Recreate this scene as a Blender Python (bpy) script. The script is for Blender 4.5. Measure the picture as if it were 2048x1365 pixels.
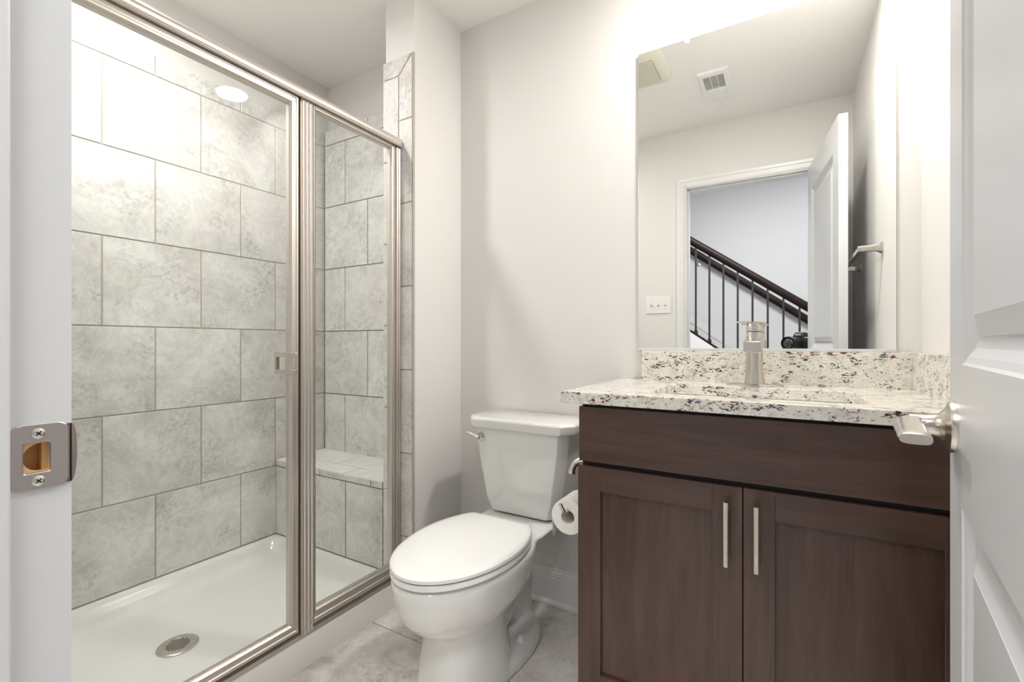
import bpy, bmesh, math, random
from mathutils import Vector, Matrix
random.seed(7)
for o in list(bpy.data.objects): bpy.data.objects.remove(o)
S = bpy.context.scene
COL = S.collection
HC = 1.035                      # camera height; heights measured against it are "rel"
YAW = math.radians(30.6)

# ------------------------------------------------------------------ camera
cd = bpy.data.cameras.new('camera'); cam = bpy.data.objects.new('camera', cd); COL.objects.link(cam)
cd.sensor_width = 36; cd.lens = 927 / 2048 * 36; cd.shift_y = 4.5 / 2048; cd.clip_start = 0.02; cd.clip_end = 50
cam.location = (0, 0, HC); cam.rotation_euler = (math.pi/2, 0, YAW)
S.camera = cam

# ------------------------------------------------------------------ world, lights, exposure
S.view_settings.view_transform = 'Standard'; S.view_settings.look = 'None'
S.view_settings.gamma = 1; S.view_settings.use_curve_mapping = False
S.view_settings.exposure = 0.5
w = bpy.data.worlds.new('world'); S.world = w; w.use_nodes = True
w.node_tree.nodes['Background'].inputs[0].default_value = (0.9, 0.95, 1, 1)
w.node_tree.nodes['Background'].inputs[1].default_value = 0.3
CEIL = 2.433
def area(name, loc, size, power, col, rot=(0, 0, 0), shape='DISK', sy=None, spread=180):
    d = bpy.data.lights.new(name, 'AREA'); d.shape = shape; d.size = size
    if sy: d.size_y = sy
    d.energy = power; d.color = col; d.spread = math.radians(spread)
    o = bpy.data.objects.new(name, d); COL.objects.link(o); o.location = loc; o.rotation_euler = rot
    return o
WARM = (1.0, 0.962, 0.915)
area('vanity_downlight', (-0.01, 1.43, CEIL-0.013), 0.14, 11, WARM)
area('shower_downlight', (-1.64, 0.56, CEIL-0.013), 0.14, 9, (1, .985, .965), spread=172)
area('hall_fill_light', (-0.25, -0.55, 2.95), 0.9, 57, (1.0, 0.99, 0.985))  # unseen lamp, added as fill for the hall and bathroom
area('stair_fill_light', (0.9, -2.0, 2.95), 0.7, 5, (0.97, 0.985, 1.0))  # unseen lamp, added to lift the stairwell a little

# ------------------------------------------------------------------ helpers
def new(): 
    bm = bmesh.new(); bm.faces.layers.float.new('tid'); return bm
def merge(bm, src):
    me = bpy.data.meshes.new('tmp'); src.to_mesh(me); src.free(); bm.from_mesh(me); bpy.data.meshes.remove(me)
def box(bm, x0, x1, y0, y1, z0, z1, bev=0, seg=2, mi=0, M=None):
    b = bmesh.new(); b.faces.layers.float.new('tid')
    bmesh.ops.create_cube(b, size=1)
    for v in b.verts: v.co = Vector(((x0+x1)/2+v.co.x*(x1-x0), (y0+y1)/2+v.co.y*(y1-y0), (z0+z1)/2+v.co.z*(z1-z0)))
    if bev > 0: bmesh.ops.bevel(b, geom=b.edges[:], offset=bev, segments=seg, profile=.5, affect='EDGES')
    for f in b.faces: f.material_index = mi
    if M is not None: b.transform(M)
    merge(bm, b)
def loft(bm, rings, cap0=True, cap1=True, mi=0, closed=True):
    R = [[bm.verts.new(p) for p in r] for r in rings]
    n = len(R[0]); m = n if closed else n-1
    for a, b in zip(R, R[1:]):
        for i in range(m):
            f = bm.faces.new((a[i], a[(i+1) % n], b[(i+1) % n], b[i])); f.material_index = mi
    if cap0: f = bm.faces.new(R[0][::-1]); f.material_index = mi
    if cap1: f = bm.faces.new(R[-1]); f.material_index = mi
def lathe(bm, prof, c, axis='z', n=40, cap=True, mi=0):
    rings = []
    for r, h in prof:
        ring = []
        for i in range(n):
            a = 2*math.pi*i/n
            p = {'z': (r*math.cos(a), r*math.sin(a), h), 'x': (h, r*math.cos(a), r*math.sin(a)),
                 'y': (r*math.sin(a), h, r*math.cos(a))}[axis]
            ring.append(Vector(p)+Vector(c))
        rings.append(ring)
    loft(bm, rings, cap, cap, mi)
def smooth_path(pts, k=6):
    P = [Vector(p) for p in pts]
    if len(P) < 3: return P
    out = []
    for i in range(len(P)-1):
        p0 = P[max(i-1, 0)]; p1 = P[i]; p2 = P[i+1]; p3 = P[min(i+2, len(P)-1)]
        for j in range(k):
            t = j/k
            out.append(.5*((2*p1)+(-p0+p2)*t+(2*p0-5*p1+4*p2-p3)*t*t+(-p0+3*p1-3*p2+p3)*t**3))
    out.append(P[-1]); return out
def tube(bm, pts, r, n=14, k=6, mi=0, sm=True):
    P = smooth_path(pts, k) if sm else [Vector(p) for p in pts]
    N = len(P); rr = r if isinstance(r, (list, tuple)) else [r]*2
    up = Vector((0, 0, 1)); rings = []; nrm = None
    for i, p in enumerate(P):
        t = (P[min(i+1, N-1)]-P[max(i-1, 0)]).normalized()
        if nrm is None:
            a = up if abs(t.z) < .9 else Vector((1, 0, 0)); nrm = t.cross(a).normalized()
        else:
            nrm = (nrm - t*nrm.dot(t)).normalized()
        b = t.cross(nrm)
        f = i/(N-1)*(len(rr)-1); q = min(int(f), len(rr)-2); rad = rr[q]+(rr[q+1]-rr[q])*(f-q)
        rings.append([p+nrm*rad*math.cos(2*math.pi*j/n)+b*rad*math.sin(2*math.pi*j/n) for j in range(n)])
    loft(bm, rings, mi=mi)
def prism(bm, prof, axis, a, b, mi=0):
    """prof: 2-D outline; axis: extrusion axis; for 'y' prof=(x,z); 'z' prof=(x,y); 'x' prof=(y,z)"""
    def P(p, t): return {'y': (p[0], t, p[1]), 'z': (p[0], p[1], t), 'x': (t, p[0], p[1])}[axis]
    loft(bm, [[P(p, a) for p in prof], [P(p, b) for p in prof]], mi=mi)
def rrect(x0, x1, y0, y1, r, n=6):
    pts = []
    for cx, cy, a0 in ((x1-r, y1-r, 0), (x0+r, y1-r, 90), (x0+r, y0+r, 180), (x1-r, y0+r, 270)):
        for i in range(n+1):
            a = math.radians(a0+90*i/n); pts.append((cx+r*math.cos(a), cy+r*math.sin(a)))
    return pts
def frame_sweep(bm, to3, a0, a1, b0, b1, prof, ws=(1, 1, 1, 1), mi=0):
    """mitred picture-frame: prof list of (t, d) from outer to inner; ws=(left,right,bottom,top) widths"""
    rings = []
    for t, d in prof:
        l, r, bo, to = [t*q for q in ws]
        rings.append([to3(a0+l, b0+bo, d), to3(a1-r, b0+bo, d), to3(a1-r, b1-to, d), to3(a0+l, b1-to, d)])
    R = [[bm.verts.new(p) for p in r] for r in rings]
    for A, B in zip(R, R[1:]):
        for i in range(4):
            f = bm.faces.new((A[i], A[(i+1) % 4], B[(i+1) % 4], B[i])); f.material_index = mi
MATS = {}
def put(name, bm, mats, parent=None, smooth=None, bevel=0, sub=0):
    me = bpy.data.meshes.new(name)
    bmesh.ops.recalc_face_normals(bm, faces=bm.faces[:])
    if parent is not None:
        off = Vector(parent.location)
        if parent.parent is not None: off = off + Vector(parent.parent.location)
        bm.transform(Matrix.Translation(-off))
    bm.to_mesh(me); bm.free()
    for m in (mats if isinstance(mats, (list, tuple)) else [mats]): me.materials.append(MATS[m])
    o = bpy.data.objects.new(name, me); COL.objects.link(o)
    if parent is not None: o.parent = parent
    if smooth:
        me.polygons.foreach_set('use_smooth', [True]*len(me.polygons))
        me.set_sharp_from_angle(angle=math.radians(smooth))
    if bevel:
        m = o.modifiers.new('b', 'BEVEL'); m.width = bevel; m.segments = 2; m.limit_method = 'ANGLE'; m.angle_limit = math.radians(40)
    if sub:
        m = o.modifiers.new('s', 'SUBSURF'); m.levels = sub; m.render_levels = sub
    return o
def tag(o, label, cat, group=None):
    o['label'] = label; o['category'] = cat
    if group: o['group'] = group
    return o
def thing(name, label, cat, loc, group=None):
    o = bpy.data.objects.new(name, None); COL.objects.link(o); o.location = loc; o.empty_display_size = .05
    return tag(o, label, cat, group)
def struct(o, label=None):
    o['kind'] = 'structure'
    if label: o['label'] = label
    return o

# ------------------------------------------------------------------ materials
def mat(name, col, rough=.5, metal=0, spec=.5, coat=0):
    m = bpy.data.materials.new(name); m.use_nodes = True; b = m.node_tree.nodes['Principled BSDF']
    b.inputs['Base Color'].default_value = (*col, 1); b.inputs['Roughness'].default_value = rough
    b.inputs['Metallic'].default_value = metal; b.inputs['Specular IOR Level'].default_value = spec
    b.inputs['Coat Weight'].default_value = coat
    MATS[name] = m; return m, m.node_tree, b
def nd(nt, typ, **kw):
    n = nt.nodes.new(typ)
    for k, v in kw.items():
        if k.startswith('i_'):
            n.inputs[k[2:].replace('_', ' ')].default_value = v
        else: setattr(n, k, v)
    return n
def ramp(nt, stops, fac):
    r = nt.nodes.new('ShaderNodeValToRGB'); e = r.color_ramp.elements
    while len(e) < len(stops): e.new(.5)
    for q, (p, c) in zip(e, stops):
        q.position = p; q.color = (*c, 1) if len(c) == 3 else c
    nt.links.new(fac, r.inputs[0]); return r
def noise(nt, vec, scale, detail=4, rough=.5, w=None, dist=0):
    n = nt.nodes.new('ShaderNodeTexNoise')
    if w is not None: n.noise_dimensions = '4D'; nt.links.new(w, n.inputs['W'])
    nt.links.new(vec, n.inputs['Vector']); n.inputs['Scale'].default_value = scale
    n.inputs['Detail'].default_value = detail; n.inputs['Roughness'].default_value = rough
    n.inputs['Distortion'].default_value = dist; return n
def mixc(nt, fac, a, b, typ='MIX'):
    m = nt.nodes.new('ShaderNodeMix'); m.data_type = 'RGBA'; m.blend_type = typ
    for s, v in ((m.inputs[0], fac), (m.inputs[6], a), (m.inputs[7], b)):
        if hasattr(v, 'is_linked'): nt.links.new(v, s)
        elif isinstance(v, (int, float)): s.default_value = v
        else: s.default_value = (*v, 1)
    return m.outputs[2]
def bump(nt, b, h, strength=.1, dist=.01):
    n = nt.nodes.new('ShaderNodeBump'); n.inputs['Strength'].default_value = strength; n.inputs['Distance'].default_value = dist
    nt.links.new(h, n.inputs['Height']); nt.links.new(n.outputs[0], b.inputs['Normal'])
def objco(nt, scale=None):
    t = nt.nodes.new('ShaderNodeTexCoord')
    if scale is None: return t.outputs['Object']
    m = nt.nodes.new('ShaderNodeMapping'); m.inputs['Scale'].default_value = scale
    nt.links.new(t.outputs['Object'], m.inputs['Vector']); return m.outputs[0]

def paint(name, col, rough):
    m, nt, b = mat(name, col, rough, spec=.35)
    n = noise(nt, objco(nt), 320, 3); bump(nt, b, n.outputs[0], .06, .001)
paint('wall_paint', (.765, .75, .728), .6)
paint('ceiling_paint', (.90, .885, .855), .8)
paint('hall_paint', (.62, .625, .64), .6)
mat('trim_white', (.69, .695, .70), .3, coat=.1)
mat('trim_white_lit', (.81, .81, .81), .28, coat=.2)  # brighter copy of trim_white, its lit look put into the colour
mat('door_white', (.64, .65, .66), .32)
mat('porcelain', (.83, .83, .81), .08, spec=.6, coat=.6)
mat('seat_white', (.85, .85, .83), .16, spec=.5, coat=.2)
mat('acrylic', (.80, .795, .78), .14, spec=.5, coat=.3)
mat('plastic_white', (.84, .84, .82), .35)
mat('fan_plastic', (.74, .73, .62), .45)
mat('paper', (.88, .86, .82), .9, spec=.1)
mat('chrome', (.82, .82, .82), .07, 1)
mat('mirror_glass', (.93, .94, .93), .0, 1)
mat('caulk', (.60, .58, .53), .7)
mat('black_void', (.01, .009, .008), .6)
mat('iron', (.018, .014, .014), .4)
mat('camera_black', (.012, .012, .013), .45)
mat('lens_glass', (.01, .012, .02), .03, spec=1, coat=1)
mat('carpet', (.55, .545, .54), .95)
mat('raw_wood', (.62, .33, .13), .7)
mat('raw_wood_light', (.75, .5, .28), .7)
mat('handrail_wood', (.012, .005, .0045), .5, spec=.2)
mat('clip_clear', (.9, .9, .9), .1)
def brushed(name, col, rough, sc):
    m, nt, b = mat(name, col, rough, 1)
    n = noise(nt, objco(nt, sc), 1, 3, .6)
    r = ramp(nt, [(.3, (rough*.9,)*3), (.7, (rough*1.12,)*3)], n.outputs[0]); nt.links.new(r.outputs[0], b.inputs['Roughness'])
    bump(nt, b, n.outputs[0], .008, .0002)
mat('nickel', (.64, .60, .545), .24, 1)
mat('nickel_frame', (.64, .595, .55), .38, 1)
mat('nickel_frame_h', (.64, .595, .55), .42, 1)
brushed('steel_strike', (.46, .42, .40), .42, (400, 400, 400))
brushed('pull_nickel', (.80, .76, .69), .30, (900, 900, 30))
mat('steel_lip', (.40, .36, .34), .12, 1)
# lamp lens
m = bpy.data.materials.new('lamp_lens'); m.use_nodes = True; nt = m.node_tree; nt.nodes.clear()
e = nt.nodes.new('ShaderNodeEmission'); e.inputs[0].default_value = (1, .95, .88, 1); e.inputs[1].default_value = 22
o_ = nt.nodes.new('ShaderNodeOutputMaterial'); nt.links.new(e.outputs[0], o_.inputs[0]); MATS['lamp_lens'] = m
# clear thin pane: fresnel mix of see-through and mirror reflection
m = bpy.data.materials.new('shower_glass'); m.use_nodes = True; nt = m.node_tree; nt.nodes.clear()
tr = nt.nodes.new('ShaderNodeBsdfTransparent'); tr.inputs[0].default_value = (.965, .98, .97, 1)
gl = nt.nodes.new('ShaderNodeBsdfGlossy'); gl.inputs['Roughness'].default_value = 0
lw_ = nt.nodes.new('ShaderNodeLayerWeight'); lw_.inputs[0].default_value = .5
pw_ = nt.nodes.new('ShaderNodeMath'); pw_.operation = 'POWER'; pw_.inputs[1].default_value = 5; nt.links.new(lw_.outputs['Facing'], pw_.inputs[0])
fr = nt.nodes.new('ShaderNodeMath'); fr.operation = 'MULTIPLY_ADD'; fr.inputs[1].default_value = .96; fr.inputs[2].default_value = .035; nt.links.new(pw_.outputs[0], fr.inputs[0])
mx = nt.nodes.new('ShaderNodeMixShader'); o_ = nt.nodes.new('ShaderNodeOutputMaterial')
nt.links.new(fr.outputs[0], mx.inputs[0]); nt.links.new(tr.outputs[0], mx.inputs[1]); nt.links.new(gl.outputs[0], mx.inputs[2]); nt.links.new(mx.outputs[0], o_.inputs[0])
MATS['shower_glass'] = m

def stone(name, light, dark, warm, rough=.3, sc=1.0, amt=1.0):
    m, nt, b = mat(name, light, rough, spec=.45)
    co = objco(nt); at = nd(nt, 'ShaderNodeAttribute', attribute_name='tid'); W = at.outputs['Fac']
    mid = tuple((a*.6+c*.4) for a, c in zip(light, dark))
    big = noise(nt, co, 5.0*sc, 7, .62, W, .9)
    r1 = ramp(nt, [(.34, dark), (.47, mid), (.60, light)], big.outputs[0])
    tint = noise(nt, co, 3.1*sc, 3, .5, W)
    rt = ramp(nt, [(.45, (0, 0, 0)), (.68, (.6,)*3)], tint.outputs[0])
    c = mixc(nt, rt.outputs[0], r1.outputs[0], warm)
    # crackled darker patches among smoother light ones
    pm = noise(nt, co, 6.5*sc, 5, .6, W, .5); pr = ramp(nt, [(.46, (0,)*3), (.62, (amt,)*3)], pm.outputs[0])
    fine = noise(nt, co, 55*sc, 8, .78, W, .4)
    rf = ramp(nt, [(.38, (.62,)*3), (.47, (.86,)*3), (.54, (1.0,)*3)], fine.outputs[0])
    c = mixc(nt, pr.outputs[0], c, mixc(nt, 1.0, c, rf.outputs[0], 'MULTIPLY'))
    vn = noise(nt, co, 10*sc, 8, .7, W, 1.8)      # wispy veins
    rv = ramp(nt, [(.44, (1,)*3), (.492, (.86,)*3), (.505, (.88,)*3), (.55, (1,)*3)], vn.outputs[0])
    c = mixc(nt, .8*amt, c, mixc(nt, 1.0, c, rv.outputs[0], 'MULTIPLY'))
    pit = noise(nt, co, 170*sc, 2, .5, W)         # pinholes
    rp = ramp(nt, [(.66, (0,)*3), (.72, (.8,)*3)], pit.outputs[0])
    mm = nd(nt, 'ShaderNodeMath', operation='MULTIPLY'); nt.links.new(rp.outputs[0], mm.inputs[0]); nt.links.new(pr.outputs[0], mm.inputs[1])
    c = mixc(nt, mm.outputs[0], c, tuple(x*.4 for x in dark))
    nt.links.new(c, b.inputs['Base Color']); bump(nt, b, fine.outputs[0], .05, .002)
stone('wall_tile', (.82, .805, .785), (.62, .595, .565), (.76, .725, .70), .28)
stone('floor_tile', (.84, .81, .765), (.50, .465, .42), (.72, .67, .62), .38, .8)
stone('bench_tile', (.92, .89, .865), (.82, .79, .76), (.88, .84, .82), .35, 1, .35)
mat('grout', (.47, .43, .375), .85)

def granite(name):
    m, nt, b = mat(name, (.7, .68, .6), .12, spec=.5, coat=.3)
    co = objco(nt)
    mp = nd(nt, 'ShaderNodeMapping'); mp.inputs['Rotation'].default_value = (0, math.radians(-30), math.radians(25)); mp.inputs['Scale'].default_value = (.55, 1.0, 1.25)
    nt.links.new(co, mp.inputs['Vector']); ro = mp.outputs[0]
    n1 = noise(nt, co, 40, 5, .7); base = ramp(nt, [(.3, (.60, .57, .50)), (.5, (.80, .78, .71)), (.75, (.88, .87, .82))], n1.outputs[0])
    n2 = noise(nt, co, 330, 3, .7); n2b = noise(nt, co, 45, 3, .6)
    r2 = ramp(nt, [(.52, (0,)*3), (.66, (.7,)*3)], n2.outputs[0]); r2b = ramp(nt, [(.42, (.15,)*3), (.62, (1,)*3)], n2b.outputs[0])
    mm0 = nd(nt, 'ShaderNodeMath', operation='MULTIPLY'); nt.links.new(r2.outputs[0], mm0.inputs[0]); nt.links.new(r2b.outputs[0], mm0.inputs[1])
    c = mixc(nt, mm0.outputs[0], base.outputs[0], (.33, .31, .29))
    n3 = noise(nt, ro, 150, 3, .6, dist=.8); n4 = noise(nt, ro, 34, 2, .5)
    a = ramp(nt, [(.52, (0,)*3), (.56, (1,)*3)], n3.outputs[0]); d = ramp(nt, [(.515, (0,)*3), (.565, (1,)*3)], n4.outputs[0])
    mm = nd(nt, 'ShaderNodeMath', operation='MULTIPLY'); nt.links.new(a.outputs[0], mm.inputs[0]); nt.links.new(d.outputs[0], mm.inputs[1])
    n6 = noise(nt, ro, 210, 2, .5); a6 = ramp(nt, [(.635, (0,)*3), (.67, (.9,)*3)], n6.outputs[0])
    mx = nd(nt, 'ShaderNodeMath', operation='MAXIMUM'); nt.links.new(mm.outputs[0], mx.inputs[0]); nt.links.new(a6.outputs[0], mx.inputs[1])
    n5 = noise(nt, co, 60, 2); rc = ramp(nt, [(.46, (.03, .026, .03)), (.56, (.17, .04, .04))], n5.outputs[0])
    c = mixc(nt, mx.outputs[0], c, rc.outputs[0])
    nt.links.new(c, b.inputs['Base Color'])
granite('granite')
def wood(name, grain):
    m, nt, b = mat(name, (.09, .05, .04), .33, spec=.45, coat=.12)
    n = noise(nt, objco(nt, grain), 1, 6, .65, dist=.4)
    r = ramp(nt, [(.30, (.050, .024, .016)), (.52, (.074, .038, .027)), (.75, (.100, .056, .042))], n.outputs[0])
    f = noise(nt, objco(nt, tuple(g*6 for g in grain)), 1, 3, .6)
    rf = ramp(nt, [(.35, (.86,)*3), (.6, (1,)*3)], f.outputs[0])
    nt.links.new(mixc(nt, 1.0, r.outputs[0], rf.outputs[0], 'MULTIPLY'), b.inputs['Base Color']); bump(nt, b, f.outputs[0], .05, .0008)
wood('wood_v', (26, 26, 2.2)); wood('wood_h', (2.2, 26, 26))

# ------------------------------------------------------------------ geometry constants
D = 1.676; L = 2.15; R = .322; YW = .142; YH = .022; YS = 1.365; XS = -1.2586
TT = 1.14+HC                     # tile top
LINES = [1.3914+HC-.3319*k for k in range(0, 8)]   # index 1..7

# ------------------------------------------------------------------ tiles
class Tiles:
    def __init__(s): s.bm = new(); s.n = 0
    def poly(s, pts, nrm, th=.009, gap=.0026, tid=None, mi=0):
        nrm = Vector(nrm); P = [Vector(p) for p in pts]; c = sum(P, Vector())/len(P)
        # inset polygon by gap
        def inset(P, g):
            out = []; n = len(P)
            for i in range(n):
                a, b, d = P[i-1], P[i], P[(i+1) % n]
                e1 = (b-a).normalized(); e2 = (d-b).normalized()
                n1 = nrm.cross(e1); n2 = nrm.cross(e2)
                if n1.dot(c-b) < 0: n1 = -n1
                if n2.dot(c-b) < 0: n2 = -n2
                k = (n1+n2); out.append(b + k*(g/(1+n1.dot(n2))))
            return out
        A = inset(P, gap); B = inset(P, gap+.0012)
        lay = s.bm.faces.layers.float['tid']; s.n += 1; t = tid if tid is not None else random.random()*40
        v0 = [s.bm.verts.new(p) for p in A]; v1 = [s.bm.verts.new(p+nrm*(th-.001)) for p in A]; v2 = [s.bm.verts.new(p+nrm*th) for p in B]
        n = len(P); fs = []
        for a, b in ((v0, v1), (v1, v2)):
            for i in range(n): fs.append(s.bm.faces.new((a[i], a[(i+1) % n], b[(i+1) % n], b[i])))
        fs.append(s.bm.faces.new(v2))
        for f in fs: f[lay] = t; f.material_index = mi
    def rect(s, to3, a0, a1, b0, b1, nrm, **k):
        if a1-a0 < .008 or b1-b0 < .008: return
        s.poly([to3(a0, b0), to3(a1, b0), to3(a1, b1), to3(a0, b1)], nrm, **k)
    def rows(s, to3, nrm, a0, a1, zs, offs, w, **k):   # running-bond rows of tiles
        for i in range(len(zs)-1):
            z1, z0 = zs[i], zs[i+1]; o = offs[i % len(offs)]
            q = math.floor((a0-o)/w)
            while o+q*w < a1:
                s.rect(to3, max(a0, o+q*w), min(a1, o+(q+1)*w), z0, z1, nrm, **k); q += 1

# ------------------------------------------------------------------ room shell
bm = new(); box(bm, -L-.12, R+.12, YW, D+.12, -.08, -.012, mi=1)
T = Tiles(); T.bm.free(); T.bm = bm
fx = [-.875+.457*k for k in range(-3, 4)]; fy = [1.217+.457*k for k in range(-3, 3)]
for x in fx:
    for y in fy: T.rect(lambda a, b: (a, b, -.0115), max(x, -1.55), min(x+.457, R), max(y, .03), min(y+.457, D), (0, 0, 1), th=.0115, gap=.0022)
box(bm, -1.5, R, .022, D, -.012, -.0035, mi=1)
struct(put('floor', bm, ['floor_tile', 'grout']), 'large beige grey stone-look square floor tiles with thin grout')
bm = new(); box(bm, -L-.12, R+.12, YH+.001, D+.12, CEIL, CEIL+.1)
struct(put('ceiling', bm, 'ceiling_paint'), 'plain off-white painted bathroom ceiling')
# back wall + shower end tiles
bw = thing('wall_back', 'greige painted wall behind the toilet and vanity, tiled inside the shower', 'wall', (0, D, 0)); del bw['category']; struct(bw)
bm = new(); box(bm, -L-.12, R+.12, D, D+.12, -.08, CEIL); put('painted_wall', bm, 'wall_paint', bw)
YE = 1.645
T = Tiles(); box(T.bm, -L, -1.41, YE, D, .44, TT-.002, mi=1)
T.rows(lambda a, b: (a, YE, b), (0, -1, 0), -L+.01, -1.4135, [TT]+LINES[1:7], [-1.812, -1.979], .334)
put('shower_tile', T.bm, ['wall_tile', 'grout'], bw)
# left wall
lw = thing('wall_left', 'grey stone-look tiled shower side wall with painted strip on top', 'wall', (-L, .8, 0)); del lw['category']; struct(lw)
bm = new(); box(bm, -L-.12, -L-.0095, YH, D, -.08, CEIL); put('painted_wall', bm, 'wall_paint', lw)
T = Tiles(); box(T.bm, -L-.0095, -L-.003, YW, YE, .09, TT-.002, mi=1)
y0, wt = .6948, .334
T.rows(lambda a, b: (-L-.009, a, b), (1, 0, 0), YW, YE-.0, [TT]+LINES[1:], [y0+wt/2, y0], wt)
put('shower_tile', T.bm, ['wall_tile', 'grout'], lw)
# right wall
bm = new(); box(bm, R, R+.12, YH, D, -.08, CEIL); struct(put('wall_right', bm, 'wall_paint'), 'greige painted side wall behind the open door')
# front (doorway) wall: opening x -.575..0.175, height 2.06
JX0, JX1 = -.559, .146; OH = 2.045
fw = thing('wall_front', 'greige painted wall around the doorway, tiled inside the shower', 'wall', (-.2, YW, 0)); del fw['category']; struct(fw)
bm = new()
box(bm, -L-.12, JX0-.02, YH, YW, -.08, CEIL); box(bm, JX1+.02, R+.12, YH, YW, -.08, CEIL); box(bm, JX0-.02, JX1+.02, YH, YW, OH+.02, CEIL)
put('painted_wall', bm, 'wall_paint', fw)
T = Tiles(); box(T.bm, -L, -1.27, YW, YW+.006, .09, TT-.002, mi=1)
T.rows(lambda a, b: (a, YW, b), (0, 1, 0), -L, -1.262, [TT]+LINES[1:], [-1.812, -1.979], .334)
put('shower_tile', T.bm, ['wall_tile', 'grout'], fw)
# partition stub
pw = thing('wall_partition', 'narrow painted partition wall between shower and toilet with tile border on its end', 'wall', (-1.33, 1.5, 0)); del pw['category']; struct(pw)
bm = new(); box(bm, -1.4135, XS, YS+.009, D, -.01, CEIL); put('painted_wall', bm, 'wall_paint', pw)
T = Tiles(); f3 = lambda a, b: (a, YS+.009, b); N = (0, -1, 0)
box(T.bm, -1.422, -1.2625, YS+.003, YS+.0092, 0, TT-.003, mi=1)
xb, xl, xr = -1.334, -1.4225, -1.2605; zt = 1.07+HC
def jz(z): return z+HC
T.poly([f3(xl, zt), f3(xb, zt), f3(xr, TT+.005), f3(xl, TT+.005)], N)
bz = [.889, .557, .226, -.105, -.436, -.767, -1.035]
T.poly([f3(xb, jz(bz[0])), f3(xr, jz(bz[0])), f3(xr, TT+.005), f3(xb, zt)], N)
for a, b in zip(bz, bz[1:]): T.rect(f3, xb, xr, jz(b), jz(a), N)
lz = [1.07, .735, .403, .071, -.262, -.594, -.926]
for a, b in zip(lz, lz[1:]): T.rect(f3, xl, xb, jz(b), jz(a), N)
# return of the stub facing the shower, above the bench
T.rows(lambda a, b: (-1.4135, a, b), (-1, 0, 0), YS, YE, [TT]+LINES[1:7], [1.45, 1.60], .334, th=.009)
put('tile_border', T.bm, ['wall_tile', 'grout'], pw)
bm = new(); box(bm, -1.2603, -1.2575, YS, YS+.0105, .0, TT+.006); put('edge_trim', bm, 'grout', pw)

# shower bench
sb = thing('shower_bench', 'built-in tiled bench seat at the far end of the shower', 'bench', (-1.78, 1.5, 0))
T = Tiles(); ZB = -.5677+HC
box(T.bm, -L, -1.415, YS+.008, YE, .09, ZB-.009, mi=1)
T.rows(lambda a, b: (a, YS+.009, b), (0, -1, 0), -L, -1.4225, [LINES[6], .103], [-1.648], .334)
put('bench_front', T.bm, ['wall_tile', 'grout'], sb)
T = Tiles(); T.rows(lambda a, b: (a, YS+.009, b), (0, -1, 0), -L, -1.4225, [ZB-.001, LINES[6]], [-1.818], .327, th=.011)
t3 = lambda a, b: (a, b, ZB-.009)
T.rows(t3, (0, 0, 1), -L, -1.4225, [1.466, YS-.002], [-1.66], .334, mi=2, gap=.003)
T.rows(t3, (0, 0, 1), -L, -1.4225, [YE, 1.466], [-1.832], .334, mi=2, gap=.003)
put('bench_top', T.bm, ['wall_tile', 'grout', 'bench_tile'], sb)

# ------------------------------------------------------------------ shower pan + drain
pan = thing('shower_pan', 'white acrylic shower base with low front curb', 'shower base', (-1.735, .75, 0))
bm = new(); PX0, PX1, PY0, PY1, PH = -L, -1.32, YW, YS+.002, .101
def rr3(i, z, r): return [(x, y, z) for x, y in rrect(PX0+.018+i, PX1-.095-i, PY0+.018+i, PY1-.014-i, r)]
rin = [rr3(-.006, PH, .05), rr3(.002, PH-.003, .05), rr3(.010, PH-.012, .055), rr3(.018, PH-.028, .06), rr3(.028, PH-.044, .065), rr3(.042, PH-.055, .07), rr3(.062, PH-.061, .07), rr3(.09, PH-.063, .07), rr3(.14, PH-.064, .05)]
n = len(rin[0]); dc = (-1.727, .755)
last = [(dc[0]+.065*math.cos(math.atan2(p[1]-dc[1], p[0]-dc[0])), dc[1]+.065*math.sin(math.atan2(p[1]-dc[1], p[0]-dc[0])), .0355) for p in rin[-1]]
rin.append(last)
def ring_out(z, g, h): return [(min(max(x, PX0), PX1-g), y, z) for x, y in
        [((PX1-g) if px > (PX0+PX1)/2 else PX0, PY1 if py > (PY0+PY1)/2 else PY0) if False else (px, py) for px, py in rrect(PX0, PX1-g, PY0, PY1, .002)]]
outer = [ring_out(0, 0, 0), ring_out(.03, .0, 0), ring_out(PH-.016, .002, 0), ring_out(PH-.008, .0045, 0), ring_out(PH-.003, .009, 0), ring_out(PH, .016, 0)]
loft(bm, outer+rin, cap0=True, cap1=True)
put('basin', bm, 'acrylic', pan, smooth=40)
dr = thing('shower_drain', 'round brushed metal grate in the middle of the white shower base', 'drain', (dc[0], dc[1], .036))
bm = new(); lathe(bm, [(.058, 0), (.058, .004), (.054, .0065), (.040, .006), (.0395, .005)], (dc[0], dc[1], .0362), n=48); put('drain_ring', bm, 'nickel', dr, smooth=40)
bm = new()
for i in range(-5, 6):
    for j in range(-5, 6):
        x = i*.0068 + (.0034 if j % 2 else 0); y = j*.006
        if x*x+y*y < .034**2: box(bm, dc[0]+x-.0018, dc[0]+x+.0018, dc[1]+y-.0012, dc[1]+y+.0012, .0425, .0429)
put('drain_slots', bm, 'black_void', dr)

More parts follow.
